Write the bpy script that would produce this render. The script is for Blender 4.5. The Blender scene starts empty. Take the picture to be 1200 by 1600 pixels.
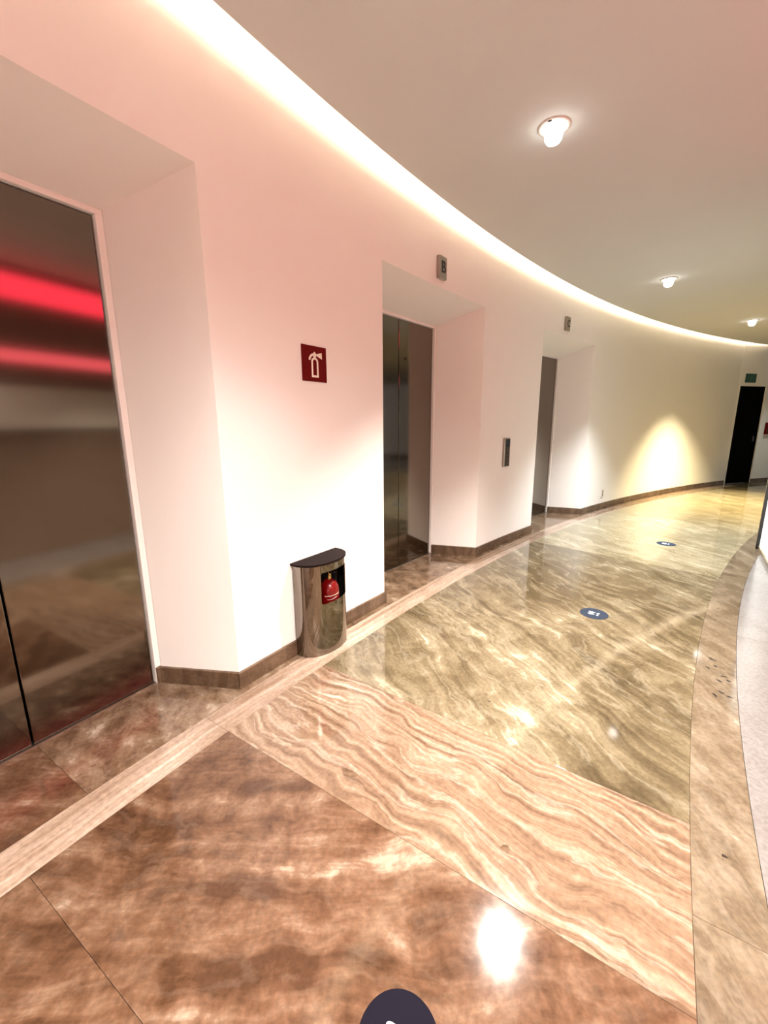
import bpy, bmesh, math, random
from mathutils import Vector, Matrix

random.seed(7)
SC = bpy.context.scene
COL = SC.collection

# ------------------------------------------------------------------ camera
H = 1.45
FPX = 653.2565                      # focal length in pixels of the 1200x1600 frame
_down = Vector((19.3273, 3075.1734, FPX)).normalized()     # world-down seen in camera axes (x right, y down, z forward)
_Z = -_down
_Y = (Vector((0, 0, 1)) - Vector((0, 0, 1)).dot(_Z) * _Z).normalized()
_X = _Y.cross(_Z)
cam_data = bpy.data.cameras.new('camera')
cam = bpy.data.objects.new('camera', cam_data)
COL.objects.link(cam)
right = Vector((_X.x, _Y.x, _Z.x))
up = -Vector((_X.y, _Y.y, _Z.y))
back = -Vector((_X.z, _Y.z, _Z.z))
m3 = Matrix((right, up, back)).transposed()
cam.matrix_world = Matrix.Translation((0, 0, H)) @ m3.to_4x4()
cam_data.sensor_fit = 'VERTICAL'
cam_data.sensor_height = 36.0
cam_data.lens = FPX / 1600 * 36.0
cam_data.clip_start = 0.05
SC.camera = cam

# ------------------------------------------------------------------ world, exposure
w = bpy.data.worlds.new('world')
SC.world = w
w.use_nodes = True
w.node_tree.nodes['Background'].inputs[0].default_value = (0.55, 0.5, 0.45, 1)
w.node_tree.nodes['Background'].inputs[1].default_value = 0.15
SC.view_settings.view_transform = 'Standard'
SC.view_settings.look = 'None'
SC.view_settings.exposure = 1.72
SC.view_settings.gamma = 1.0
SC.view_settings.use_curve_mapping = False

# brightness of the corridor lamps, the added ones too
COVE_STRENGTH = 9.0
SPOT_W = 420.0
RED_STRENGTH = 1.8

# ------------------------------------------------------------------ the plan: a ring corridor
CX, CY, RW = 17.7662, -10.464, 22.4265        # centre and radius of the elevator wall
HC = 3.09                                     # ceiling
TOPZ = 3.34                                   # top of the light cove
DOORS = (147.97, 140.37, 132.75)              # angles of the three elevator doors
HALF = 2.03                                   # half angle of a recess at the wall face
EXA = 116.02                                  # angle where the curved wall ends


def pol(a, dr=0.0, z=0.0):
    a = math.radians(a)
    return Vector((CX + (RW + dr) * math.cos(a), CY + (RW + dr) * math.sin(a), z))


def wall_matrix(a, dr=0.0, z=0.0):
    """local x runs along the wall, local -y faces the corridor, z is up"""
    r = math.radians(a)
    x = Vector((math.sin(r), -math.cos(r), 0))
    y = Vector((math.cos(r), math.sin(r), 0))
    m = Matrix((x, y, Vector((0, 0, 1)))).transposed().to_4x4()
    m.translation = pol(a, dr, z)
    return m


# ------------------------------------------------------------------ helpers
def link(name, mesh, mat, parent=None, matrix=None, smooth=False):
    o = bpy.data.objects.new(name, mesh)
    COL.objects.link(o)
    if mat is not None and hasattr(mesh, 'materials') and len(mesh.materials) == 0:
        mesh.materials.append(mat)
    if smooth and hasattr(mesh, 'polygons'):
        for p in mesh.polygons:
            p.use_smooth = True
    if parent is not None:
        o.parent = parent
    if matrix is not None:
        if parent is not None:
            o.matrix_local = matrix
        else:
            o.matrix_world = matrix
    return o


def empty(name, matrix):
    o = bpy.data.objects.new(name, None)
    COL.objects.link(o)
    o.matrix_world = matrix
    o.empty_display_size = 0.1
    return o


def tag(o, label=None, cat=None, group=None, kind=None):
    if label:
        o['label'] = label
    if cat:
        o['category'] = cat
    if group:
        o['group'] = group
    if kind:
        o['kind'] = kind
    return o


def mesh_from(name, verts, faces, recalc=True):
    me = bpy.data.meshes.new(name)
    me.from_pydata([tuple(v) for v in verts], [], faces)
    if recalc:
        bm = bmesh.new()
        bm.from_mesh(me)
        bmesh.ops.remove_doubles(bm, verts=bm.verts, dist=1e-5)
        bmesh.ops.recalc_face_normals(bm, faces=bm.faces)
        bm.to_mesh(me)
        bm.free()
    me.update()
    return me


def box_mesh(name, x0, x1, y0, y1, z0, z1, bevel=0.0, seg=2):
    bm = bmesh.new()
    bmesh.ops.create_cube(bm, size=1.0)
    for v in bm.verts:
        v.co = Vector((x0 + (v.co.x + .5) * (x1 - x0), y0 + (v.co.y + .5) * (y1 - y0), z0 + (v.co.z + .5) * (z1 - z0)))
    if bevel > 0:
        bmesh.ops.bevel(bm, geom=list(bm.edges), offset=bevel, segments=seg, affect='EDGES', profile=.5)
    me = bpy.data.meshes.new(name)
    bm.to_mesh(me)
    bm.free()
    return me


def prism_mesh(name, pts, y0, y1, bevel=0.0):
    """outline pts in local (x, z), extruded between y0 and y1"""
    n = len(pts)
    vs = [(x, y0, z) for x, z in pts] + [(x, y1, z) for x, z in pts]
    fs = [tuple(range(n)), tuple(range(2 * n - 1, n - 1, -1))]
    fs += [(i, (i + 1) % n, n + (i + 1) % n, n + i) for i in range(n)]
    return mesh_from(name, vs, fs)


def flat_prism(name, pts, z0, z1):
    """outline pts in (x, y), extruded between z0 and z1"""
    n = len(pts)
    vs = [(x, y, z0) for x, y in pts] + [(x, y, z1) for x, y in pts]
    fs = [tuple(range(n)), tuple(range(2 * n - 1, n - 1, -1))]
    fs += [(i, (i + 1) % n, n + (i + 1) % n, n + i) for i in range(n)]
    return mesh_from(name, vs, fs)


def lathe_mesh(name, prof, seg=32):
    vs, fs = [], []
    for r, z in prof:
        for k in range(seg):
            t = 2 * math.pi * k / seg
            vs.append((r * math.cos(t), r * math.sin(t), z))
    for i in range(len(prof) - 1):
        for k in range(seg):
            a, b = i * seg + k, i * seg + (k + 1) % seg
            fs.append((a, b, b + seg, a + seg))
    if prof[0][0] > 1e-6:
        fs.append(tuple(range(seg)))
    if prof[-1][0] > 1e-6:
        fs.append(tuple(range((len(prof) - 1) * seg, len(prof) * seg)))
    return mesh_from(name, vs, fs)


def tube_mesh(name, pts, r, seg=8):
    vs, fs = [], []
    pts = [Vector(p) for p in pts]
    for i, p in enumerate(pts):
        d = (pts[min(i + 1, len(pts) - 1)] - pts[max(i - 1, 0)]).normalized()
        u = d.cross(Vector((0, 0, 1)) if abs(d.z) < .9 else Vector((1, 0, 0))).normalized()
        v = d.cross(u)
        for k in range(seg):
            t = 2 * math.pi * k / seg
            vs.append(p + r * (math.cos(t) * u + math.sin(t) * v))
    for i in range(len(pts) - 1):
        for k in range(seg):
            a, b = i * seg + k, i * seg + (k + 1) % seg
            fs.append((a, b, b + seg, a + seg))
    fs.append(tuple(range(seg)))
    fs.append(tuple(range((len(pts) - 1) * seg, len(pts) * seg)))
    return mesh_from(name, vs, fs)


# ------------------------------------------------------------------ materials
def new_mat(name):
    m = bpy.data.materials.new(name)
    m.use_nodes = True
    nt = m.node_tree
    return m, nt, nt.nodes['Principled BSDF']


def nd(nt, typ, **kw):
    n = nt.nodes.new(typ)
    for k, v in kw.items():
        setattr(n, k, v)
    return n


def simple(name, col, rough=.5, metal=0.0, spec=.5, bump=0.0, bscale=200.0, coat=0.0):
    m, nt, b = new_mat(name)
    b.inputs['Base Color'].default_value = (*col, 1)
    b.inputs['Roughness'].default_value = rough
    b.inputs['Metallic'].default_value = metal
    b.inputs['Specular IOR Level'].default_value = spec
    b.inputs['Coat Weight'].default_value = coat
    tc = nd(nt, 'ShaderNodeTexCoord')
    n = nd(nt, 'ShaderNodeTexNoise')
    n.inputs['Scale'].default_value = bscale
    n.inputs['Detail'].default_value = 4
    nt.links.new(tc.outputs['Object'], n.inputs['Vector'])
    if bump > 0:
        bp = nd(nt, 'ShaderNodeBump')
        bp.inputs['Strength'].default_value = bump
        bp.inputs['Distance'].default_value = .002
        nt.links.new(n.outputs['Fac'], bp.inputs['Height'])
        nt.links.new(bp.outputs['Normal'], b.inputs['Normal'])
    # faint tone variation so that no surface is one flat value
    mx = nd(nt, 'ShaderNodeMixRGB', blend_type='MULTIPLY')
    mx.inputs[0].default_value = .12
    mx.inputs[1].default_value = (*col, 1)
    n2 = nd(nt, 'ShaderNodeTexNoise')
    n2.inputs['Scale'].default_value = 7
    nt.links.new(tc.outputs['Object'], n2.inputs['Vector'])
    nt.links.new(n2.outputs['Fac'], mx.inputs[2])
    nt.links.new(mx.outputs[0], b.inputs['Base Color'])
    return m


def emitter(name, col, strength):
    m, nt, b = new_mat(name)
    b.inputs['Base Color'].default_value = (0, 0, 0, 1)
    b.inputs['Emission Color'].default_value = (*col, 1)
    b.inputs['Emission Strength'].default_value = strength
    return m


def steel(name, col, rough, aniso_axis='z', streak=.05):
    """brushed stainless steel: fine streaks along the brushing direction"""
    m, nt, b = new_mat(name)
    b.inputs['Metallic'].default_value = 1
    b.inputs['Roughness'].default_value = rough
    tc = nd(nt, 'ShaderNodeTexCoord')
    mp = nd(nt, 'ShaderNodeMapping')
    mp.inputs['Scale'].default_value = (3, 3, 900) if aniso_axis == 'x' else (900, 900, 3)
    nt.links.new(tc.outputs['Object'], mp.inputs['Vector'])
    n = nd(nt, 'ShaderNodeTexNoise')
    n.inputs['Scale'].default_value = 1
    n.inputs['Detail'].default_value = 2
    nt.links.new(mp.outputs[0], n.inputs['Vector'])
    mr = nd(nt, 'ShaderNodeMapRange')
    mr.inputs['To Min'].default_value = rough - streak
    mr.inputs['To Max'].default_value = rough + streak
    nt.links.new(n.outputs['Fac'], mr.inputs['Value'])
    nt.links.new(mr.outputs[0], b.inputs['Roughness'])
    cr = nd(nt, 'ShaderNodeMixRGB', blend_type='MIX')
    cr.inputs[1].default_value = (*[c * .88 for c in col], 1)
    cr.inputs[2].default_value = (*col, 1)
    nt.links.new(n.outputs['Fac'], cr.inputs[0])
    nt.links.new(cr.outputs[0], b.inputs['Base Color'])
    return m


def plaster(name, col, bump=.35, scale=260):
    m, nt, b = new_mat(name)
    tc = nd(nt, 'ShaderNodeTexCoord')
    n = nd(nt, 'ShaderNodeTexNoise')
    n.inputs['Scale'].default_value = scale
    n.inputs['Detail'].default_value = 3
    nt.links.new(tc.outputs['Object'], n.inputs['Vector'])
    bp = nd(nt, 'ShaderNodeBump')
    bp.inputs['Strength'].default_value = bump
    bp.inputs['Distance'].default_value = .0015
    nt.links.new(n.outputs['Fac'], bp.inputs['Height'])
    nt.links.new(bp.outputs['Normal'], b.inputs['Normal'])
    n2 = nd(nt, 'ShaderNodeTexNoise')
    n2.inputs['Scale'].default_value = 2.2
    n2.inputs['Detail'].default_value = 5
    nt.links.new(tc.outputs['Object'], n2.inputs['Vector'])
    mx = nd(nt, 'ShaderNodeMixRGB', blend_type='MIX')
    mx.inputs[1].default_value = (*[c * .96 for c in col], 1)
    mx.inputs[2].default_value = (*col, 1)
    nt.links.new(n2.outputs['Fac'], mx.inputs[0])
    nt.links.new(mx.outputs[0], b.inputs['Base Color'])
    b.inputs['Roughness'].default_value = .85
    b.inputs['Specular IOR Level'].default_value = .25
    return m


STONE = .30


def marble(name, dark, mid, light, cream, rot=0.0, bands=7.0, along=.55, warp=.35, wavy=.35, blotch=.35, veins=.35,
           lo=.34, hi=.68, rough=.07, pits=0.0, seed=0.0, fine=.35, broad=.2, bsc=2.6, k=STONE):
    """polished travertine; veins run along local x after turning by rot, the grain is offset per slab"""
    dark, mid, light, cream = [tuple(v * k for v in c) for c in (dark, mid, light, cream)]
    m, nt, b = new_mat(name)
    L = nt.links.new
    tc = nd(nt, 'ShaderNodeTexCoord')
    oi = nd(nt, 'ShaderNodeObjectInfo')
    mul = nd(nt, 'ShaderNodeMath', operation='MULTIPLY_ADD')
    mul.inputs[1].default_value = 41.0
    mul.inputs[2].default_value = seed
    L(oi.outputs['Random'], mul.inputs[0])
    cb = nd(nt, 'ShaderNodeCombineXYZ')
    L(mul.outputs[0], cb.inputs[0])
    L(mul.outputs[0], cb.inputs[1])
    mp = nd(nt, 'ShaderNodeMapping')
    mp.inputs['Rotation'].default_value = (0, 0, rot)
    L(tc.outputs['Object'], mp.inputs['Vector'])
    ad = nd(nt, 'ShaderNodeVectorMath', operation='ADD')
    L(mp.outputs[0], ad.inputs[0])
    L(cb.outputs[0], ad.inputs[1])

    def warped(src, scale, amount, detail=3):
        n = nd(nt, 'ShaderNodeTexNoise')
        n.inputs['Scale'].default_value = scale
        n.inputs['Detail'].default_value = detail
        L(src, n.inputs['Vector'])
        s = nd(nt, 'ShaderNodeVectorMath', operation='SUBTRACT')
        L(n.outputs['Color'], s.inputs[0])
        s.inputs[1].default_value = (.5, .5, .5)
        k = nd(nt, 'ShaderNodeVectorMath', operation='SCALE')
        k.inputs['Scale'].default_value = amount
        L(s.outputs[0], k.inputs[0])
        a = nd(nt, 'ShaderNodeVectorMath', operation='ADD')
        L(src, a.inputs[0])
        L(k.outputs[0], a.inputs[1])
        return a.outputs[0]

    p = warped(ad.outputs[0], 1.5, warp)
    p = warped(p, 6.0, warp * .16, 4)
    st = nd(nt, 'ShaderNodeMapping')
    st.inputs['Scale'].default_value = (along, bands, 1)
    L(p, st.inputs['Vector'])
    a = nd(nt, 'ShaderNodeTexNoise')
    a.inputs['Scale'].default_value = 1.0
    a.inputs['Detail'].default_value = 9
    a.inputs['Roughness'].default_value = .66
    L(st.outputs[0], a.inputs['Vector'])
    sf = nd(nt, 'ShaderNodeMapping')
    sf.inputs['Scale'].default_value = (along * .8, bands * 3.2, 1)
    L(p, sf.inputs['Vector'])
    a2 = nd(nt, 'ShaderNodeTexNoise')
    a2.inputs['Scale'].default_value = 1.0
    a2.inputs['Detail'].default_value = 5
    a2.inputs['Roughness'].default_value = .6
    L(sf.outputs[0], a2.inputs['Vector'])
    br_ = nd(nt, 'ShaderNodeTexNoise')
    br_.inputs['Scale'].default_value = .9
    br_.inputs['Detail'].default_value = 3
    L(p, br_.inputs['Vector'])
    wv = nd(nt, 'ShaderNodeTexWave', wave_type='BANDS', bands_direction='Y')
    wv.inputs['Scale'].default_value = bands * .42
    wv.inputs['Distortion'].default_value = 3.5
    wv.inputs['Detail'].default_value = 4
    wv.inputs['Detail Scale'].default_value = 1.6
    L(p, wv.inputs['Vector'])
    bl = nd(nt, 'ShaderNodeTexNoise')
    bl.inputs['Scale'].default_value = bsc
    bl.inputs['Detail'].default_value = 9
    bl.inputs['Roughness'].default_value = .62
    L(p, bl.inputs['Vector'])

    def mixv(x, y, f):
        q = nd(nt, 'ShaderNodeMixRGB', blend_type='MIX')
        q.inputs[0].default_value = f
        L(x, q.inputs[1])
        L(y, q.inputs[2])
        return q.outputs[0]
    f = mixv(a.outputs['Fac'], a2.outputs['Fac'], fine)
    f = mixv(f, wv.outputs['Fac'], wavy)
    f = mixv(f, br_.outputs['Fac'], broad)
    f = mixv(f, bl.outputs['Fac'], blotch)
    ramp = nd(nt, 'ShaderNodeValToRGB')
    e = ramp.color_ramp.elements
    e[0].position, e[0].color = lo, (*dark, 1)
    e[1].position, e[1].color = hi, (*cream, 1)
    x = ramp.color_ramp.elements.new(lo + (hi - lo) * .38)
    x.color = (*mid, 1)
    x = ramp.color_ramp.elements.new(lo + (hi - lo) * .70)
    x.color = (*light, 1)
    L(f, ramp.inputs[0])
    out = ramp.outputs[0]
    # thin cream veins: where a stretched noise crosses its middle value
    sv = nd(nt, 'ShaderNodeMapping')
    sv.inputs['Scale'].default_value = (along * 1.5, bands * .45, 1)
    sv.inputs['Location'].default_value = (3.1, 7.7, 0)
    L(p, sv.inputs['Vector'])
    vn = nd(nt, 'ShaderNodeTexNoise')
    vn.inputs['Scale'].default_value = 1.3
    vn.inputs['Detail'].default_value = 7
    vn.inputs['Roughness'].default_value = .6
    L(sv.outputs[0], vn.inputs['Vector'])
    sb = nd(nt, 'ShaderNodeMath', operation='SUBTRACT')
    L(vn.outputs['Fac'], sb.inputs[0])
    sb.inputs[1].default_value = .5
    ab = nd(nt, 'ShaderNodeMath', operation='ABSOLUTE')
    L(sb.outputs[0], ab.inputs[0])
    mr = nd(nt, 'ShaderNodeMapRange')
    mr.inputs['From Min'].default_value = 0
    mr.inputs['From Max'].default_value = .03
    mr.inputs['To Min'].default_value = veins
    mr.inputs['To Max'].default_value = 0
    L(ab.outputs[0], mr.inputs['Value'])
    mv = nd(nt, 'ShaderNodeMixRGB', blend_type='MIX')
    L(mr.outputs[0], mv.inputs[0])
    L(out, mv.inputs[1])
    mv.inputs[2].default_value = (*cream, 1)
    out = mv.outputs[0]
    # mottled grain and small dark pores of the stone
    g = nd(nt, 'ShaderNodeTexNoise')
    g.inputs['Scale'].default_value = 55
    g.inputs['Detail'].default_value = 5
    L(ad.outputs[0], g.inputs['Vector'])
    gr = nd(nt, 'ShaderNodeMapRange')
    gr.inputs['From Min'].default_value = .3
    gr.inputs['From Max'].default_value = .7
    gr.inputs['To Min'].default_value = .80
    gr.inputs['To Max'].default_value = 1.12
    L(g.outputs['Fac'], gr.inputs['Value'])
    mg = nd(nt, 'ShaderNodeMixRGB', blend_type='MULTIPLY')
    mg.inputs[0].default_value = 1
    L(out, mg.inputs[1])
    L(gr.outputs[0], mg.inputs[2])
    out = mg.outputs[0]
    if pits > 0:
        pn = nd(nt, 'ShaderNodeTexNoise')
        pn.inputs['Scale'].default_value = 26
        pn.inputs['Detail'].default_value = 3
        L(p, pn.inputs['Vector'])
        pr = nd(nt, 'ShaderNodeMapRange')
        pr.inputs['From Min'].default_value = .73
        pr.inputs['From Max'].default_value = .78
        pr.inputs['To Min'].default_value = 0
        pr.inputs['To Max'].default_value = pits
        L(pn.outputs['Fac'], pr.inputs['Value'])
        mp2 = nd(nt, 'ShaderNodeMixRGB', blend_type='MIX')
        L(pr.outputs[0], mp2.inputs[0])
        L(out, mp2.inputs[1])
        mp2.inputs[2].default_value = (.05, .03, .02, 1)
        out = mp2.outputs[0]
    L(out, b.inputs['Base Color'])
    rr = nd(nt, 'ShaderNodeMapRange')
    rr.inputs['To Min'].default_value = rough * .7
    rr.inputs['To Max'].default_value = rough * 1.5
    L(bl.outputs['Fac'], rr.inputs['Value'])
    L(rr.outputs[0], b.inputs['Roughness'])
    b.inputs['IOR'].default_value = 1.56
    return m


M = {}
M['wall'] = plaster('wall_paint', (.80, .77, .73))
M['ceiling'] = plaster('ceiling_paint', (.60, .605, .585), .3, 180)
M['steel'] = steel('brushed_steel', (.21, .18, .148), .085, 'x', .025)
M['chrome'] = steel('polished_steel', (.27, .245, .21), .06, 'z', .02)
M['satin'] = steel('satin_steel', (.42, .38, .33), .32)
M['black'] = simple('black_paint', (.012, .010, .010), .35)
M['void'] = simple('black_shadow_gap', (.004, .004, .004), .9)
M['lid'] = simple('dark_brown_lid', (.010, .005, .0045), .6, spec=.06, bump=.2)
M['door_black'] = simple('black_door', (.002, .002, .002), .9, spec=.02)
M['red_plate'] = simple('sign_red', (.115, .0008, .0012), .6, spec=.12)
M['cream'] = simple('sign_cream', (.85, .78, .66), .5)
M['bottle'] = simple('extinguisher_red', (.13, .002, .002), .2, coat=.3)
M['brass'] = simple('brass', (.7, .5, .22), .25, metal=1)
M['plastic'] = simple('white_plastic', (.7, .68, .62), .4)
M['green'] = simple('exit_green', (.004, .06, .025), .4)
M['blue'] = simple('sticker_blue', (.020, .027, .042), .6, spec=.08, bump=.1)
M['bluedark'] = simple('sticker_dark', (.006, .005, .009), .8, spec=.04, bump=.1)
M['white'] = simple('print_white', (.85, .86, .88), .5)
M['hole'] = simple('dark_hole', (.03, .018, .010), .6)
M['screen'] = simple('dark_glass', (.004, .006, .006), .08)
M['button'] = simple('button_bronze', (.10, .07, .06), .3, metal=.7)
M['joint'] = simple('joint_grout', (.16, .105, .065), .8)

M['brown'] = marble('travertine_brown', (.16, .075, .038), (.30, .150, .080), (.44, .255, .155), (.86, .64, .46),
                    rot=math.radians(-33), bands=6.0, along=.9, warp=.26, wavy=.03, blotch=.34, veins=.08, lo=.425, hi=.60, rough=.062, fine=.35, broad=.2, bsc=9, k=.29)
M['striped'] = marble('travertine_striped', (.17, .095, .055), (.34, .21, .13), (.52, .36, .245), (1.0, .86, .70),
                      rot=math.radians(5), bands=13, along=.45, warp=.40, wavy=.10, blotch=.12, veins=.22, lo=.385, hi=.65, rough=.075, pits=.6, seed=2.3, fine=.5, broad=.15, k=.42)
M['olive'] = marble('travertine_olive', (.14, .098, .050), (.27, .20, .11), (.42, .33, .20), (1.0, .89, .66),
                    rot=math.radians(33), bands=7, along=.6, warp=.36, wavy=.04, blotch=.28, veins=.18, lo=.41, hi=.615, rough=.055, seed=4.0, fine=.4, broad=.35, bsc=6, k=.34)
M['honey'] = marble('travertine_honey', (.26, .20, .11), (.40, .32, .19), (.58, .48, .31), (1.0, .90, .68),
                    rot=math.radians(20), bands=7, along=.6, warp=.36, wavy=.04, blotch=.28, veins=.15, lo=.37, hi=.64, rough=.06, seed=9.0, fine=.4, broad=.3, bsc=6, k=.40)
M['strip'] = marble('travertine_strip', (.27, .165, .105), (.46, .31, .215), (.66, .49, .37), (1.0, .84, .70),
                    rot=math.radians(90), bands=14, along=.5, warp=.06, wavy=.06, blotch=.18, veins=.2, lo=.37, hi=.65, rough=.08, fine=.4, broad=.3, k=.48)
M['mottled'] = marble('travertine_mottled', (.16, .092, .050), (.30, .18, .105), (.46, .31, .20), (.90, .72, .56),
                      rot=math.radians(35), bands=6, along=2.6, warp=.35, wavy=.04, blotch=.5, veins=.12, lo=.395, hi=.645, rough=.085, bsc=9, k=.38)
M['band'] = marble('travertine_band', (.18, .122, .074), (.32, .23, .145), (.46, .35, .24), (.90, .79, .62),
                   rot=math.radians(58), bands=6.5, along=.6, warp=.28, wavy=.04, blotch=.34, veins=.12, lo=.385, hi=.65, rough=.075, bsc=7, k=.34)
M['pale'] = marble('pale_limestone', (.50, .43, .39), (.62, .55, .51), (.70, .64, .60), (.80, .75, .71),
                   rot=.4, bands=2.5, along=1, warp=.5, wavy=.1, blotch=.6, veins=.1, lo=.3, hi=.75, rough=.16, k=.24)
M['filler'] = simple('dark_filler', (.018, .012, .010), .3)
M['knot'] = marble('stone_knot', (.20, .11, .06), (.28, .16, .09), (.36, .22, .13), (.50, .34, .22), bands=20, along=6, warp=.1, rough=.08, k=.30)
M['skirting'] = marble('travertine_skirting', (.11, .060, .032), (.17, .10, .055), (.25, .155, .09), (.42, .29, .19),
                       rot=0, bands=9, along=1.5, warp=.4, wavy=.2, blotch=.4, veins=.2, lo=.34, hi=.72, rough=.18, k=.5)
M['wood'] = marble('brown_veneer', (.16, .105, .075), (.20, .135, .10), (.24, .17, .13), (.30, .22, .17),
                   rot=0, bands=14, along=.5, warp=.1, wavy=.3, blotch=.2, veins=.1, lo=.3, hi=.7, rough=.35, k=1.0)
M['cove'] = emitter('cove_glow', (1.0, .84, .62), COVE_STRENGTH)
M['red_glow'] = emitter('red_glow', (1.0, .045, .09), RED_STRENGTH)
M['pink_glow'] = emitter('pink_glow', (1.0, .13, .17), RED_STRENGTH * .8)
M['lens'] = emitter('lamp_glow', (1.0, .97, .92), 3.2)

# ------------------------------------------------------------------ floor: base and one object for each stone slab
far_out, far_in = 1.0, -6.0
vs = [pol(a, dr, -.014) for a in range(158, 94, -2) for dr in (far_out, far_in)]
fs = [(2 * i, 2 * i + 1, 2 * i + 3, 2 * i + 2) for i in range(len(vs) // 2 - 1)]
vs += [v - Vector((0, 0, .12)) for v in vs]
n2 = len(vs) // 2
fs += [tuple(n2 + k for k in reversed(f)) for f in fs]
fs += [(0, 1, n2 + 1, n2), (n2 - 2, n2 - 1, 2 * n2 - 1, 2 * n2 - 2)]
fs += [(2 * i, 2 * i + 2, n2 + 2 * i + 2, n2 + 2 * i) for i in range(n2 // 2 - 1)]
fs += [(2 * i + 1, 2 * i + 3, n2 + 2 * i + 3, n2 + 2 * i + 1) for i in range(n2 // 2 - 1)]
floor = link('floor', mesh_from('floor', vs, fs), M['joint'])
tag(floor, 'polished brown and cream travertine floor of the curved corridor', 'floor', kind='structure')


def slab(name, a0, a1, dr0, dr1, mat, gap=.0005, cham=.0006):
    """a stone between two angles and two radii (a0 > a1), chamfered, origin at its middle, local x radial"""
    am, dm = (a0 + a1) / 2, (dr0 + dr1) / 2
    r = math.radians(am)
    mw = Matrix(((math.cos(r), -math.sin(r), 0, 0), (math.sin(r), math.cos(r), 0, 0), (0, 0, 1, 0), (0, 0, 0, 1)))
    mw.translation = pol(am, dm, 0)
    inv = mw.inverted()
    steps = max(2, int((a0 - a1) / .8) + 1)

    def ring(inset, z):
        da = math.degrees(inset / (RW + dm))
        out = []
        for i in range(steps + 1):
            out.append(inv @ pol(a0 - da + (a1 - a0 + 2 * da) * i / steps, dr0 + inset, z))
        for i in range(steps, -1, -1):
            out.append(inv @ pol(a0 - da + (a1 - a0 + 2 * da) * i / steps, dr1 - inset, z))
        return out
    r0, r1, r2 = ring(gap, -.0138), ring(gap, -cham), ring(gap + cham, 0)
    n = len(r0)
    vv = r0 + r1 + r2
    ff = [(k * n + i, k * n + (i + 1) % n, (k + 1) * n + (i + 1) % n, (k + 1) * n + i) for k in (0, 1) for i in range(n)]
    h = n // 2
    ff += [(2 * n + i, 2 * n + i + 1, 2 * n + n - 2 - i, 2 * n + n - 1 - i) for i in range(h - 1)]
    ff.append(tuple(range(n - 1, -1, -1)))
    return link(name, mesh_from(name, vv, ff), M[mat], floor, mw)


MAIN_IN, MAIN_OUT = -2.062, -0.235
main_j = [(155.6, 'mottled'), (152.2, 'brown'), (148.6, 'brown'), (146.59, 'striped'), (144.83, 'olive'), (135.8, 'honey'),
          (126.8, 'honey'), (117.8, 'olive'), (106.0, None)]
for (a0, k), (a1, _) in zip(main_j, main_j[1:]):
    slab('floor_slab', a0, a1, MAIN_IN, MAIN_OUT, k)
strip_j = [155.6, 152.0, 146.59, 139.3, 134.4, 128.2, 122.0, 115.8]
for a0, a1 in zip(strip_j, strip_j[1:]):
    slab('border_slab', a0, a1, MAIN_OUT, -.055, 'strip')
thr_j = [155.6, 151.5, 147.95, 144.2, 139.0, 136.5, 132.0, 128.9, 124.6, 120.3, 115.8]
for i, (a0, a1) in enumerate(zip(thr_j, thr_j[1:])):
    slab('threshold_slab', a0, a1, -.055, .62, 'mottled' if i != 1 else 'brown')
slab('threshold_slab', 115.8, 106.0, MAIN_OUT, .9, 'olive')
band_j = [155.6, 151.8, 145.82, 138.95, 135.2, 131.4, 125.0, 119.0, 112.0, 106.0]
BAND_IN = -2.252
for a0, a1 in zip(band_j, band_j[1:]):
    slab('band_slab', a0, a1, BAND_IN, MAIN_IN, 'band')
tile_j = [155.6, 151.9, 148.75, 145.66, 142.57, 139.48, 136.4, 133.3, 130.2]
for a0, a1 in zip(tile_j, tile_j[1:]):
    slab('limestone_tile', a0, a1, -2.80, BAND_IN, 'pale', gap=.0012)
    slab('limestone_tile', a0, a1, -3.30, -2.80, 'pale', gap=.0012)
slab('floor_slab', 130.2, 118.0, -5.6, BAND_IN, 'olive')
slab('floor_slab', 118.0, 106.0, -5.6, BAND_IN, 'olive')

# ------------------------------------------------------------------ the curved elevator wall with three splayed recesses
SOFF_F, SOFF_B = 2.565, 2.415      # soffit height at the wall face and at the door
BX, BY = .602, .415                # half width and depth of the opening at the back of the splay
DY = .45                           # plane of the elevator doors
A_START, A_END = 156.0, EXA


def frange(a, b, n):
    return [a + (b - a) * i / n for i in range(n + 1)]


def arcs(a0, a1):
    return frange(a0, a1, max(1, int(round(abs(a0 - a1) / .35))))


V, F = [], []


def quad(*p):
    i = len(V)
    V.extend(p)
    F.append(tuple(range(i, i + len(p))))


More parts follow.
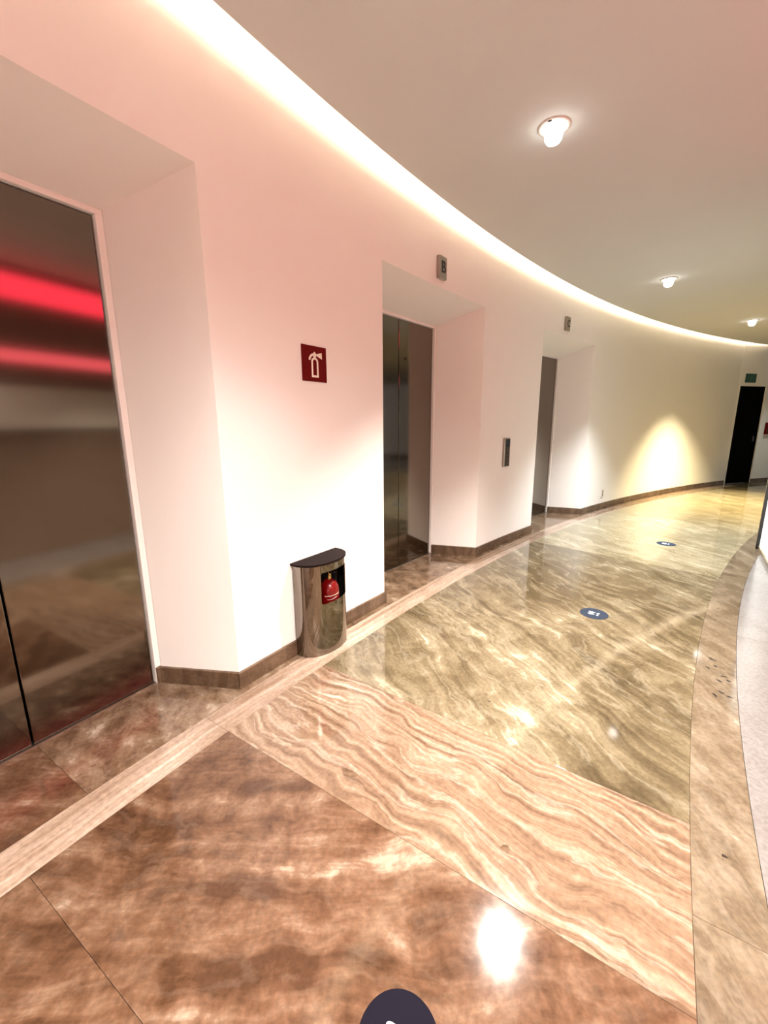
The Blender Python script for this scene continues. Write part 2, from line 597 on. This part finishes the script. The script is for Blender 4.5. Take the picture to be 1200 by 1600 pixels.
cuts = [(d + HALF, d - HALF) for d in DOORS]
spans, cur = [], A_START
for hi_, lo_ in cuts:
    spans.append((cur, hi_, 0.0))
    spans.append((hi_, lo_, SOFF_F))
    cur = lo_
spans.append((cur, A_END, 0.0))
for a0, a1, zb in spans:
    aa = arcs(a0, a1)
    for x, y in zip(aa, aa[1:]):
        quad(pol(x, 0, zb), pol(y, 0, zb), pol(y, 0, TOPZ), pol(x, 0, TOPZ))
for d in DOORS:
    mw = wall_matrix(d)
    for s in (-1, 1):
        fb, ft = pol(d - s * HALF, 0, 0), pol(d - s * HALF, 0, SOFF_F)
        bb, bt = mw @ Vector((s * BX, BY, 0)), mw @ Vector((s * BX, BY, SOFF_B))
        quad(fb, bb, bt, ft)                                           # splayed jamb
        rb, rt = mw @ Vector((s * BX, DY + .10, 0)), mw @ Vector((s * BX, DY + .10, SOFF_B))
        quad(bb, rb, rt, bt)                                           # straight return beside the door
    aa = arcs(d + HALF, d - HALF)
    n = len(aa) - 1
    for i in range(n):                                                 # splayed soffit
        p0, p1 = pol(aa[i], 0, SOFF_F), pol(aa[i + 1], 0, SOFF_F)
        q0 = mw @ Vector((-BX + 2 * BX * i / n, BY, SOFF_B))
        q1 = mw @ Vector((-BX + 2 * BX * (i + 1) / n, BY, SOFF_B))
        quad(p0, p1, q1, q0)
    quad(mw @ Vector((-BX, BY, SOFF_B)), mw @ Vector((BX, BY, SOFF_B)), mw @ Vector((BX, DY + .10, SOFF_B)), mw @ Vector((-BX, DY + .10, SOFF_B)))
wall_left = link('wall_left', mesh_from('wall_left', V, F), M['wall'])
tag(wall_left, 'curved white plaster wall with splayed elevator recesses', 'wall', kind='structure')

# ------------------------------------------------------------------ elevator doors
for k, d in enumerate(DOORS):
    mw = wall_matrix(d)
    e = empty('door_%d' % (k + 1), mw)
    tag(e, ['brushed steel elevator doors with two red bands reflected in them',
            'brushed steel elevator doors under the plate lettered B',
            'brushed steel elevator doors under the plate lettered C'][k], 'elevator door', kind='structure')
    link('shaft_shadow', box_mesh('shaft_shadow', -.70, .70, DY + .085, DY + .12, 0, 2.55), M['void'], e)
    zt = 2.385
    for s in (-1, 1):
        x0, x1 = (-.566, -.004) if s < 0 else (.004, .566)
        p = link('door_panel', box_mesh('door_panel', x0, x1, DY, DY + .035, .006, zt, .003, 2), M['steel'], e)
        if k == 1 and s > 0:
            hole = lathe_mesh('key_hole', [(0, 0), (.012, 0), (.013, .002), (0, .004)], 16)
            link('key_hole', hole, M['hole'], p, Matrix.Translation((.105, DY - .0045, 2.05)) @ Matrix.Rotation(-math.pi / 2, 4, 'X'))
        xa, xb = sorted((s * .572, s * (BX + .02)))
        link('door_frame', box_mesh('door_frame', xa, xb, DY - .022, DY + .08, 0, zt + .006, .002), M['wall'], e)
    link('door_frame', box_mesh('door_frame', -BX - .02, BX + .02, DY - .022, DY + .08, zt + .006, SOFF_B + .03, .002), M['wall'], e)
    link('sill', box_mesh('sill', -.572, .572, DY - .012, DY + .08, -.004, .004), M['satin'], e)

# ------------------------------------------------------------------ baseboards: one stone for each straight run
base_left = empty('baseboard_left', wall_matrix(144))
tag(base_left, 'low brown travertine baseboard along the curved elevator wall', 'baseboard', kind='structure')
inv_b = base_left.matrix_world.inverted()
BH, BT = .098, .016


def base_stone(path, parent, inv, nrm_sign=1, h=BH, t=BT, mat='skirting'):
    """a strip of stone along the plan points, standing out to the right of the walking direction"""
    pts = [Vector((p.x, p.y, 0)) for p in path]
    offs = []
    for i, p in enumerate(pts):
        d0 = (pts[i] - pts[i - 1]).normalized() if i > 0 else None
        d1 = (pts[i + 1] - pts[i]).normalized() if i < len(pts) - 1 else None
        ns = [Vector((q.y, -q.x, 0)) * nrm_sign for q in (d0, d1) if q is not None]
        nn = sum(ns, Vector()) / len(ns)
        nn = nn / nn.length_squared
        offs.append(p + nn * t)
    vv, ff = [], []
    for p, o in zip(pts, offs):
        c = o + (p - o).normalized() * .003
        vv += [p, Vector((p.x, p.y, h)), Vector((c.x, c.y, h)), Vector((o.x, o.y, h - .003)), o]
    for i in range(len(pts) - 1):
        a, b = 5 * i, 5 * i + 5
        ff += [(a + j, a + (j + 1) % 5, b + (j + 1) % 5, b + j) for j in range(5)]
    ff += [(0, 1, 2, 3, 4), tuple(5 * (len(pts) - 1) + j for j in (4, 3, 2, 1, 0))]
    # real length so that the grain is not stretched
    return link('baseboard_stone', mesh_from('baseboard_stone', [inv @ v for v in vv], ff), M[mat], parent)


runs = [(A_START, DOORS[0] + HALF), (DOORS[0] - HALF, DOORS[1] + HALF), (DOORS[1] - HALF, DOORS[2] + HALF), (DOORS[2] - HALF, A_END)]
for i, (a0, a1) in enumerate(runs):
    if i > 0:                                            # jamb right of a door, walking out of the recess
        mw = wall_matrix(DOORS[i - 1])
        base_stone([mw @ Vector((.574, DY - .022, 0)), mw @ Vector((BX - .003, DY - .022, 0)), pol(a0)], base_left, inv_b)
    n = max(1, int(round((a0 - a1) / 3.2)))
    for j in range(n):
        b0, b1 = a0 + (a1 - a0) * j / n, a0 + (a1 - a0) * (j + 1) / n
        b0 -= .004 if j else -.03 * (i > 0)
        b1 -= .03 if (j == n - 1 and i < 3) else 0
        base_stone([pol(a) for a in arcs(b0, b1)], base_left, inv_b)
    if i < 3:
        mw = wall_matrix(DOORS[i])
        base_stone([pol(a1), mw @ Vector((-BX + .003, DY - .022, 0)), mw @ Vector((-.574, DY - .022, 0))], base_left, inv_b)

# ------------------------------------------------------------------ ceiling and light cove
CE = -.155
aa = frange(158, 100, 96)
V, F = [], []
prof = [(CE, HC), (CE, HC + .03), (CE - .006, HC + .03), (-7.0, HC + .03), (-7.0, HC)]
for x, y in zip(aa, aa[1:]):
    for (d0, z0), (d1, z1) in zip(prof, prof[1:] + prof[:1]):
        quad(pol(x, d0, z0), pol(y, d0, z0), pol(y, d1, z1), pol(x, d1, z1))
ceiling = link('ceiling', mesh_from('ceiling', V, F), M['ceiling'])
tag(ceiling, 'flat off-white ceiling ending short of the curved wall', 'ceiling', kind='structure')
V, F = [], []
for x, y in zip(aa, aa[1:]):
    for (d0, z0), (d1, z1) in (((.10, TOPZ), (-.50, TOPZ)), ((-.50, TOPZ), (-.50, HC + .03))):
        quad(pol(x, d0, z0), pol(y, d0, z0), pol(y, d1, z1), pol(x, d1, z1))
cove_top = link('trim_1', mesh_from('trim_1', V, F, False), M['wall'])
tag(cove_top, 'white plaster box of the light cove above the wall', 'cove', kind='structure')
V, F = [], []
prof = [(CE - .040, HC + .031), (CE - .040, HC + .056), (CE - .062, HC + .056), (CE - .062, HC + .031)]
aa = frange(157, 104, 106)
for x, y in zip(aa, aa[1:]):
    for (d0, z0), (d1, z1) in zip(prof, prof[1:] + prof[:1]):
        quad(pol(x, d0, z0), pol(y, d0, z0), pol(y, d1, z1), pol(x, d1, z1))
strip = link('cove_light', mesh_from('cove_light', V, F), M['cove'])
tag(strip, 'long warm light strip hidden in the cove along the ceiling edge', 'strip light')

# ------------------------------------------------------------------ far wall with the exit door
EX0 = Vector((7.932, 9.682, 0))
hd = math.radians(17)
mw2 = Matrix.Rotation(hd, 4, 'Z')
mw2.translation = EX0
V, F = [], []
bm = bmesh.new()


def add_box(bm, x0, x1, y0, y1, z0, z1):
    r = bmesh.ops.create_cube(bm, size=1.0)
    for v in r['verts']:
        v.co = Vector((x0 + (v.co.x + .5) * (x1 - x0), y0 + (v.co.y + .5) * (y1 - y0), z0 + (v.co.z + .5) * (z1 - z0)))


DX0, DX1, DZ = .04, .875, 2.215
add_box(bm, -.02, DX0, 0, .15, 0, TOPZ)
add_box(bm, DX0, DX1, 0, .15, DZ, TOPZ)
add_box(bm, DX1, 6.0, 0, .15, 0, TOPZ)
me = bpy.data.meshes.new('wall_far')
bm.to_mesh(me)
bm.free()
wf = link('wall_far', me, M['wall'], None, mw2)
tag(wf, 'grey-lit end wall beside the dark exit doorway', 'wall', kind='structure')
d4 = empty('door_4', mw2)
tag(d4, 'black exit door at the far end of the corridor', 'door', kind='structure')
link('door_leaf', box_mesh('door_leaf', DX0 + .035, DX1 - .035, .05, .09, .005, DZ - .035, .003), M['door_black'], d4)
for x0, x1, z0, z1 in ((DX0, DX0 + .035, 0, DZ), (DX1 - .035, DX1, 0, DZ), (DX0 + .035, DX1 - .035, DZ - .035, DZ)):
    link('door_frame', box_mesh('door_frame', x0, x1, .02, .10, z0, z1, .002), M['door_black'], d4)
hb = box_mesh('door_handle', DX1 - .12, DX1 - .06, .03, .05, .98, 1.10, .006)
link('door_handle', hb, M['black'], d4)
bf = empty('baseboard_far', mw2)
tag(bf, 'brown baseboard along the far end wall', 'baseboard', kind='structure')
base_stone([Vector((DX1, 0, 0)), Vector((3.2, 0, 0))], bf, Matrix.Identity(4))
base_stone([Vector((3.203, 0, 0)), Vector((5.8, 0, 0))], bf, Matrix.Identity(4))

# exit sign above the far door
e = empty('exit_sign', mw2 @ Matrix.Translation((.31, 0, 2.29)))
tag(e, 'small green exit sign on the wall above the black door', 'sign')
link('sign_plate', box_mesh('sign_plate', -.165, .165, -.016, -.001, 0, .19, .004), M['green'], e)
runner = [(-.02, .118), (.0, .13), (.03, .128), (.05, .105), (.043, .100), (.028, .114), (.02, .112), (.012, .085), (.035, .07), (.045, .04),
          (.036, .038), (.026, .062), (-.002, .078), (-.025, .045), (-.05, .045), (-.05, .053), (-.03, .055), (-.012, .085), (-.008, .108), (-.018, .11), (-.035, .092), (-.04, .098)]
M['green_mark'] = simple('exit_mark', (.03, .13, .075), .5)
link('pictogram', prism_mesh('pictogram', runner, -.0175, -.016), M['green_mark'], e)
link('pictogram', prism_mesh('pictogram', [(.03 + .012 * math.cos(t * .5236), .148 + .012 * math.sin(t * .5236)) for t in range(12)], -.0175, -.016), M['green_mark'], e)

# fire alarm box on the far wall
e = empty('fire_alarm_box', mw2 @ Matrix.Translation((1.13, 0, 1.14)))
tag(e, 'small dark red box on the far wall beside the black door', 'alarm box')
link('housing', box_mesh('housing', -.085, .085, -.05, -.001, 0, .27, .008), M['red_plate'], e)
link('cover', box_mesh('cover', -.055, .055, -.056, -.049, .04, .20, .004), M['black'], e)

# ------------------------------------------------------------------ inner side of the corridor
P0 = Vector((4.324, 4.631, 0))
P1 = Vector((3.888, 4.024, 0))
P2 = P1 + (P1 - P0) * .95
FEAT = -3.02                                  # inner feature wall
inner_end = P0 + Vector((.74, -.67, 0)).normalized() * 3.2


def wall_path(name, path, z1, mat, thick=.10, left=True):
    """upright wall sheet of real thickness along plan points; thickness goes away from the corridor"""
    pts = [Vector((p.x, p.y, 0)) for p in path]
    vv, ff = [], []
    offs = []
    for i, p in enumerate(pts):
        d0 = (pts[i] - pts[i - 1]).normalized() if i > 0 else None
        d1 = (pts[i + 1] - pts[i]).normalized() if i < len(pts) - 1 else None
        ns = [Vector((q.y, -q.x, 0)) * (1 if left else -1) for q in (d0, d1) if q is not None]
        nn = sum(ns, Vector()) / len(ns)
        nn = nn / nn.length_squared
        offs.append(p + nn * thick)
    for p, o in zip(pts, offs):
        vv += [p, o, Vector((o.x, o.y, z1)), Vector((p.x, p.y, z1))]
    for i in range(len(pts) - 1):
        a, b = 4 * i, 4 * i + 4
        ff += [(a + j, a + (j + 1) % 4, b + (j + 1) % 4, b + j) for j in range(4)]
    ff += [(0, 1, 2, 3), tuple(4 * (len(pts) - 1) + j for j in (3, 2, 1, 0))]
    return link(name, mesh_from(name, vv, ff), M[mat])


feat_pts = [pol(a, FEAT) for a in frange(156, 137.2, 24)]
wr = wall_path('wall_right', [P2, P1, P0, inner_end], HC, 'wall')
tag(wr, 'pale inner corridor wall ending at a dark vertical trim', 'wall', kind='structure')
wf2 = wall_path('wall_inner', feat_pts + [P2 + Vector((.03, -.03, 0))], HC, 'wood')
tag(wf2, 'brown panelled inner wall opposite the elevators', 'wall', kind='structure')
tr = link('trim_2', box_mesh('trim_2', -.025, .012, -.02, .03, .0, HC, .003), M['black'], None,
          Matrix.Translation(P0) @ Matrix.Rotation(math.radians(54), 4, 'Z'))
tag(tr, 'thin black vertical trim at the inner wall corner', 'trim', kind='structure')
br = empty('baseboard_right', Matrix.Identity(4))
tag(br, 'pale low baseboard along the inner corridor wall', 'baseboard', kind='structure')
base_stone([P2, P1, P0 - (P0 - P1).normalized() * .03], br, Matrix.Identity(4), -1, h=.05, t=.012, mat='band')
wb = wall_path('wall_back', [pol(156, FEAT), pol(156, .1)], HC + .25, 'wall')
tag(wb, 'white wall closing the corridor behind the viewpoint', 'wall', kind='structure')


def feature_strip(name, z0, z1, mat, label, cat, a0=153.0, a1=138.6, depth=.03, kind=None):
    V2, F2 = [], []
    ang = frange(a0, a1, 20)
    for a in ang:
        V2.extend([pol(a, FEAT + .001, z0), pol(a, FEAT + depth, z0), pol(a, FEAT + depth, z1), pol(a, FEAT + .001, z1)])
    for i in range(len(ang) - 1):
        b = 4 * i
        F2.extend([(b + j, b + (j + 1) % 4, b + 4 + (j + 1) % 4, b + 4 + j) for j in range(4)])
    F2 += [(0, 1, 2, 3), tuple(4 * (len(ang) - 1) + j for j in (3, 2, 1, 0))]
    return tag(link(name, mesh_from(name, V2, F2), M[mat]), label, cat, kind=kind)


feature_strip('red_light_band', 2.74, 2.98, 'red_glow', 'broad red light band high on the inner wall, mirrored in the steel doors', 'strip light')
feature_strip('red_light_band', 2.11, 2.23, 'pink_glow', 'narrower red light band lower on the inner wall, mirrored in the steel doors', 'strip light')
feature_strip('added_band', 1.42, 1.86, 'wall', 'added pale band on the inner wall, mirrored as a lit area in the doors', 'trim', kind='structure')  # added band, stands in for a bright area mirrored in the first doors

# ------------------------------------------------------------------ ceiling downlights, two of them added out of view
LIGHTS = [(149.0, -2.60, (1.0, .93, .88), .72, 'added unseen wide-beam light by the inner wall that brightens the near walls', 155, 0),  # added out of view as broad fill for the near walls
          (151.2, -1.03, (1.0, .93, .86), .7, 'round recessed downlight behind the viewpoint in the ceiling'),
          (146.3, -.86, (1.0, .95, .92), .26, 'added unseen light overhead that brightens the extinguisher wall'),  # unseen lamp put in for the bright patch beside the first recess
          (141.74, -1.048, (1.0, .95, .88), 1.3, 'largest-looking lit downlight in the ceiling above the nearer floor sticker'),
          (132.25, -1.02, (.92, .98, 1.0), 1.3, 'lit ceiling downlight in front of the third elevator'),
          (122.86, -1.06, (1.0, .85, .50), 2.5, 'small lit ceiling downlight before the bright yellow patch of wall'),
          (113.6, -1.0, (.86, 1.0, .94), .10, 'ceiling downlight beyond the black exit door')]
ring_me = lathe_mesh('trim_ring', [(.062, -.004), (.066, -.008), (.086, -.006), (.090, 0), (.060, .0), (.062, -.004)], 40)
lens_me = lathe_mesh('lens', [(0, -.088), (.020, -.086), (.036, -.078), (.046, -.064), (.050, -.040), (.055, -.014), (.060, 0), (0, 0)], 32)
for a, dr, colr, pw, lab, *beam in LIGHTS:
    m = wall_matrix(a, dr, HC)
    e = empty('ceiling_downlight', m)
    tag(e, lab, 'downlight', 'ceiling downlights')
    link('trim_ring', ring_me, M['plastic'], e, smooth=True)
    link('lens', lens_me, M['lens'], e, smooth=True)
    for s in (-1, 1):
        link('gimbal_clip', box_mesh('gimbal_clip', s * .074 - .006, s * .074 + .006, -.010, .010, -.012, -.004, .002), M['black'], e)
    ld = bpy.data.lights.new('downlight_beam', 'SPOT')
    ld.energy = SPOT_W * pw
    ld.color = colr
    ld.spot_size = math.radians(beam[0] if beam else 98)
    ld.spot_blend = 1.0
    ld.shadow_soft_size = .035
    lo = bpy.data.objects.new('downlight_beam', ld)
    COL.objects.link(lo)
    lo.parent = e
    lo.matrix_local = Matrix.Translation((0, 0, -.15)) @ Matrix.Rotation(math.radians(beam[1] if beam else -10), 4, 'X')

# ------------------------------------------------------------------ extinguisher cabinet
CA = 144.355
mc = wall_matrix(CA)
cab = empty('extinguisher_cabinet', mc)
tag(cab, 'half-round polished steel cabinet with dark lid standing against the wall', 'cabinet')
HW, DP, CH = .2, .18, .600
BACK = -.018
OP0, OP1, OZ0, OZ1 = 58, 136, .345, .552


def plan(th, k=1.0, grow=0.0):
    t = math.radians(th)
    s = max(0.0, math.sin(t)) ** .8
    return (-(HW * k + grow) * math.cos(t), BACK - (DP * k + grow + BACK) * s)


ths = sorted(set(list(range(0, 181, 4)) + [OP0, OP0 + 2, OP1 - 2, OP1]))
zs = [0, .004, .08, .16, .25, OZ0, OZ0 + .008, .45, OZ1 - .008, OZ1, .575, CH]
V, F = [], []
vi = {}


def cv(i, j, inner):
    key = (i, j, inner)
    if key not in vi:
        x, y = plan(ths[i], 1.0, -.004 if inner else 0)
        vi[key] = len(V)
        V.append((x, y, zs[j]))
    return vi[key]


def is_open(i, j):
    a, b = ths[i], ths[i + 1]
    if not (a >= OP0 and b <= OP1 and zs[j] >= OZ0 and zs[j + 1] <= OZ1):
        return False
    corner_a = a < OP0 + 2 or b > OP1 - 2
    corner_z = zs[j] < OZ0 + .008 or zs[j + 1] > OZ1 - .008
    return not (corner_a and corner_z)


ni, nj = len(ths) - 1, len(zs) - 1
for i in range(ni):
    for j in range(nj):
        if is_open(i, j):
            continue
        F.append((cv(i, j, 0), cv(i + 1, j, 0), cv(i + 1, j + 1, 0), cv(i, j + 1, 0)))
        F.append((cv(i, j, 1), cv(i, j + 1, 1), cv(i + 1, j + 1, 1), cv(i + 1, j, 1)))
        for (di, dj, ea, eb) in ((-1, 0, (0, 0), (0, 1)), (1, 0, (1, 1), (1, 0)), (0, -1, (1, 0), (0, 0)), (0, 1, (0, 1), (1, 1))):
            ii, jj = i + di, j + dj
            if ii < 0 or ii >= ni or jj < 0 or jj >= nj or is_open(ii, jj):
                p, q = (i + ea[0], j + ea[1]), (i + eb[0], j + eb[1])
                F.append((cv(*p, 0), cv(*q, 0), cv(*q, 1), cv(*p, 1)))
body = link('body', mesh_from('body', V, F), M['chrome'], cab, smooth=True)
bm = bmesh.new()
bm.from_mesh(body.data)
for ed in bm.edges:
    if len(ed.link_faces) == 2 and ed.calc_face_angle(0) > math.radians(40):
        ed.smooth = False
bm.to_mesh(body.data)
bm.free()
link('back_plate', box_mesh('back_plate', -HW, HW, BACK, -.0165, 0.0, CH), M['chrome'], cab)
lid_pts = [plan(t, 1.0, .007) for t in range(0, 181, 4)]
lid_pts = [(-HW - .007, -.001)] + lid_pts + [(HW + .007, -.001)]
link('lid', flat_prism('lid', lid_pts, CH, CH + .013), M['lid'], cab)
lin = [plan(t, 1.0, -.010) for t in range(0, 181, 6)]
# black lining behind the window, on the back and floor of the cabinet
link('lining', box_mesh('lining', -HW + .012, HW - .012, BACK - .006, BACK - .001, .01, CH - .005), M['void'], cab)
link('cabinet_floor', flat_prism('cabinet_floor', lin, .004, .012), M['void'], cab)

# the extinguisher inside it
me_ = wall_matrix(CA) @ Matrix.Translation((.030, -.098, .012))
ext = empty('fire_extinguisher', me_)
tag(ext, 'red fire extinguisher standing inside the half-round steel cabinet', 'fire extinguisher')
prof = [(0, 0), (.060, 0), (.064, .006), (.064, .375), (.060, .405), (.047, .430), (.026, .447), (.016, .452), (0, .452)]
cyl = link('cylinder', lathe_mesh('cylinder', prof, 36), M['bottle'], ext, smooth=True)
link('valve', lathe_mesh('valve', [(0, .450), (.015, .450), (.016, .480), (.010, .486), (.010, .500), (0, .500)], 20), M['brass'], ext)
link('gauge', lathe_mesh('gauge', [(0, 0), (.013, 0), (.014, .006), (.009, .010), (0, .010)], 20), M['brass'], ext,
     Matrix.Translation((-.018, -.020, .492)) @ Matrix.Rotation(math.radians(42), 4, 'Z') @ Matrix.Rotation(math.radians(90), 4, 'X'))
link('lever', box_mesh('lever', -.010, .010, -.055, .03, .503, .511, .003), M['black'], ext)
wav = []
for i in range(40):
    t = i / 39
    ang = math.radians(-165 + 95 * t)
    wav.append((.0648 * math.cos(ang), .0648 * math.sin(ang), .352 + .004 * math.sin(t * 34) * (.5 + .5 * math.sin(t * 9)) + .012 * t))
link('label_print', tube_mesh('label_print', wav, .0007, 6), M['cream'], cyl)
wav = []
for i in range(20):
    t = i / 19
    ang = math.radians(-150 + 60 * t)
    wav.append((.0648 * math.cos(ang), .0648 * math.sin(ang), .330 + .016 * t * t))
link('label_print', tube_mesh('label_print', wav, .0006, 6), M['cream'], cyl)

# ------------------------------------------------------------------ fire extinguisher sign
e = empty('extinguisher_sign', wall_matrix(144.18, -.0015, 1.70))
tag(e, 'square dark red sign with a cream extinguisher pictogram above the steel cabinet', 'sign')
S = .205
link('sign_plate', box_mesh('sign_plate', -S / 2, S / 2, -.006, 0, 0, S, .0015), M['red_plate'], e)


def pic(pts):
    link('pictogram', prism_mesh('pictogram', [((x - .5) * S, z * S) for x, z in pts], -.0075, -.006), M['cream'], e)


def arc(cx, cz, r, a0, a1, n):
    return [(cx + r * math.cos(math.radians(a0 + (a1 - a0) * i / n)), cz + r * math.sin(math.radians(a0 + (a1 - a0) * i / n))) for i in range(n + 1)]


o_out = [(.36, .12)] + [(.36, .55)] + [(.5 + (.14) * math.cos(math.radians(t)), .55 + .13 * math.sin(math.radians(t))) for t in range(180, -1, -15)] + [(.64, .12)]
o_in = [(.42, .18), (.42, .55)] + [(.5 + .08 * math.cos(math.radians(t)), .55 + .075 * math.sin(math.radians(t))) for t in range(180, -1, -15)] + [(.58, .18)]
n = len(o_out)
vs = [((x - .5) * S, y, z * S) for y in (-.0075, -.006) for x, z in o_out + o_in]
fs = []
for i in range(n):
    j = (i + 1) % n
    fs.append((i, j, n + j, n + i))
    fs.append((2 * n + i, 3 * n + i, 3 * n + j, 2 * n + j))
    fs.append((i, 2 * n + i, 2 * n + j, j))
    fs.append((n + i, n + j, 3 * n + j, 3 * n + i))
link('pictogram', mesh_from('pictogram', vs, fs), M['cream'], e)
pic([(.46, .66), (.44, .75), (.45, .80), (.50, .84), (.55, .80), (.57, .75), (.54, .66)])                 # head
pic([(.56, .775), (.80, .835), (.80, .655), (.565, .735)])                                              # horn
hose = arc(.47, .575, .215, 95, 172, 8)
hose_in = arc(.475, .57, .155, 172, 95, 8)
pic(hose + hose_in)

# ------------------------------------------------------------------ floor letters above the doors
def letter_plate(a, ch, lab):
    e = empty('letter_plate', wall_matrix(a, -.001, 2.62))
    tag(e, lab, 'sign', 'letter plates above the elevators')
    hw, h = .056, .172
    link('housing', box_mesh('housing', -hw, hw, -.032, 0, 0, h, .004), M['satin'], e)
    cu = bpy.data.curves.new('letter', 'FONT')
    cu.body = ch
    cu.size = .125
    cu.extrude = .0012
    cu.offset = .0015
    cu.align_x = 'CENTER'
    dg = bpy.data.objects.new('letter', cu)
    COL.objects.link(dg)
    bpy.context.view_layer.update()
    lm = bpy.data.meshes.new_from_object(dg.evaluated_get(bpy.context.evaluated_depsgraph_get()))
    lm.name = 'letter'
    bpy.data.objects.remove(dg)
    bpy.data.curves.remove(cu)
    lm.materials.clear()
    dg = link('letter', lm, M['black'], e)
    dg.matrix_local = Matrix.Translation((.004, -.0335, .048)) @ Matrix.Rotation(math.pi / 2, 4, 'X')


letter_plate(140.43, 'B', 'small grey metal plate with black letter B above the middle elevator')
letter_plate(133.22, 'C', 'small grey metal plate with black letter C above the farther elevator')

# ------------------------------------------------------------------ call panel between two elevators
e = empty('call_panel', wall_matrix(136.85, -.001, .948))
tag(e, 'narrow steel call panel with dark buttons on the wall between two elevators', 'call panel')
link('housing', box_mesh('housing', -.060, .060, -.026, 0, 0, .325, .004), M['satin'], e)
fp = link('face', box_mesh('face', -.050, .056, -.030, -.0255, .006, .316, .001), M['hole'], e)
link('display', box_mesh('display', -.044, .050, -.0325, -.030, .225, .308, .001), M['screen'], e)
bt = lathe_mesh('button', [(0, .004), (.013, .004), (.016, .002), (.016, 0), (0, 0)], 20)
for i in range(4):
    link('button', bt, M['button'], e, Matrix.Translation((.003, -.030, .04 + .047 * i)) @ Matrix.Rotation(math.pi / 2, 4, 'X'))

# ------------------------------------------------------------------ socket low on the wall
e = empty('wall_socket', wall_matrix(128.84, -.001, .195))
tag(e, 'pale power socket low on the wall beyond the farther elevator', 'socket')
link('plate', box_mesh('plate', -.045, .045, -.010, 0, 0, .14, .003), M['plastic'], e)
for z in (.026, .078):
    so = link('outlet', box_mesh('outlet', -.019, .019, -.0125, -.010, z, z + .038, .002), M['satin'], e)
    for x in (-.008, .008):
        link('slot', box_mesh('slot', x - .002, x + .002, -.0133, -.0124, z + .014, z + .026), M['void'], so)

# ------------------------------------------------------------------ round floor stickers
def sticker(p, ang, mat, lab):
    m = Matrix.Rotation(math.radians(ang), 4, 'Z')          # local x points to the elevators
    m.translation = Vector((p.x, p.y, .0003))
    e = empty('floor_sticker', m)
    tag(e, lab, 'floor sticker', 'round floor stickers')
    link('disc', lathe_mesh('disc', [(0, 0), (.1, 0), (.1, .0010), (.0985, .0014), (0, .0014)], 64), M[mat], e)
    for s in (-1, 1):
        sole = [(.018 + .024 * math.cos(t), s * .0165 + .0085 * math.sin(t) * (1.0 + .18 * math.cos(t))) for t in [k * math.pi / 12 for k in range(24)]]
        heel = [(-.026 + .009 * math.cos(t), s * .0165 + .0075 * math.sin(t)) for t in [k * math.pi / 10 for k in range(20)]]
        link('footprint', flat_prism('footprint', sole, .0014, .0018), M['white'], e)
        link('heel_print', flat_prism('heel_print', heel, .0014, .0018), M['white'], e)


sticker(Vector((.026, .712)), 149.0, 'bluedark', 'dark round floor sticker cut off by the bottom edge of the picture')
sticker(pol(140.19, -1.405), 140.19, 'blue', 'blue-grey round footprint sticker on the floor before the middle elevator')
sticker(pol(133.11, -1.425), 133.11, 'blue', 'blue-grey round footprint sticker on the floor before the farther elevator')

# ------------------------------------------------------------------ dark filler and knots in the stone, lying in the floor
def blob(name, x, y, rx, ry, ang, mat, z=.0004):
    rnd = random.Random(int(x * 1000) + int(y * 777))
    n = 18
    ph = [rnd.uniform(0, 6.28) for _ in range(3)]
    pts = []
    for i in range(n):
        t = 2 * math.pi * i / n
        r = 1 + .22 * math.sin(2 * t + ph[0]) + .16 * math.sin(3 * t + ph[1]) + .10 * math.sin(5 * t + ph[2])
        a, b = rx * r * math.cos(t), ry * r * math.sin(t)
        pts.append((x + a * math.cos(ang) - b * math.sin(ang), y + a * math.sin(ang) + b * math.cos(ang)))
    link(name, flat_prism(name, pts, -.002, z), M[mat], floor)


FILL = ((2.038, 2.353, 0.006, 0.016, 0.5), (1.943, 2.264, 0.008, 0.005, 1.2), (1.999, 2.277, 0.009, 0.005, 1.9), (1.966, 2.172, 0.01, 0.005, 2.6), (1.907, 2.13, 0.006, 0.009, 3.3), (1.958, 2.129, 0.007, 0.006, 4.0), (1.836, 2.026, 0.012, 0.005, 4.7), (1.85, 1.988, 0.01, 0.004, 5.4), (1.784, 2.005, 0.006, 0.01, 6.1), (1.152, 1.148, 0.0045, 0.0045, 0), (0.555, 1.964, 0.004, 0.003, 0))
for x, y, rx, ry, ang in FILL:
    blob('stone_filler', x, y, rx * 1.5, ry * 1.5, ang, 'filler')
for x, y, rx, ry, ang in ((-0.156, 1.504, 0.03, 0.022, -0.3), (0.416, 1.181, 0.014, 0.013, 0.4)):
    blob('stone_knot', x, y, rx, ry, ang, 'knot')
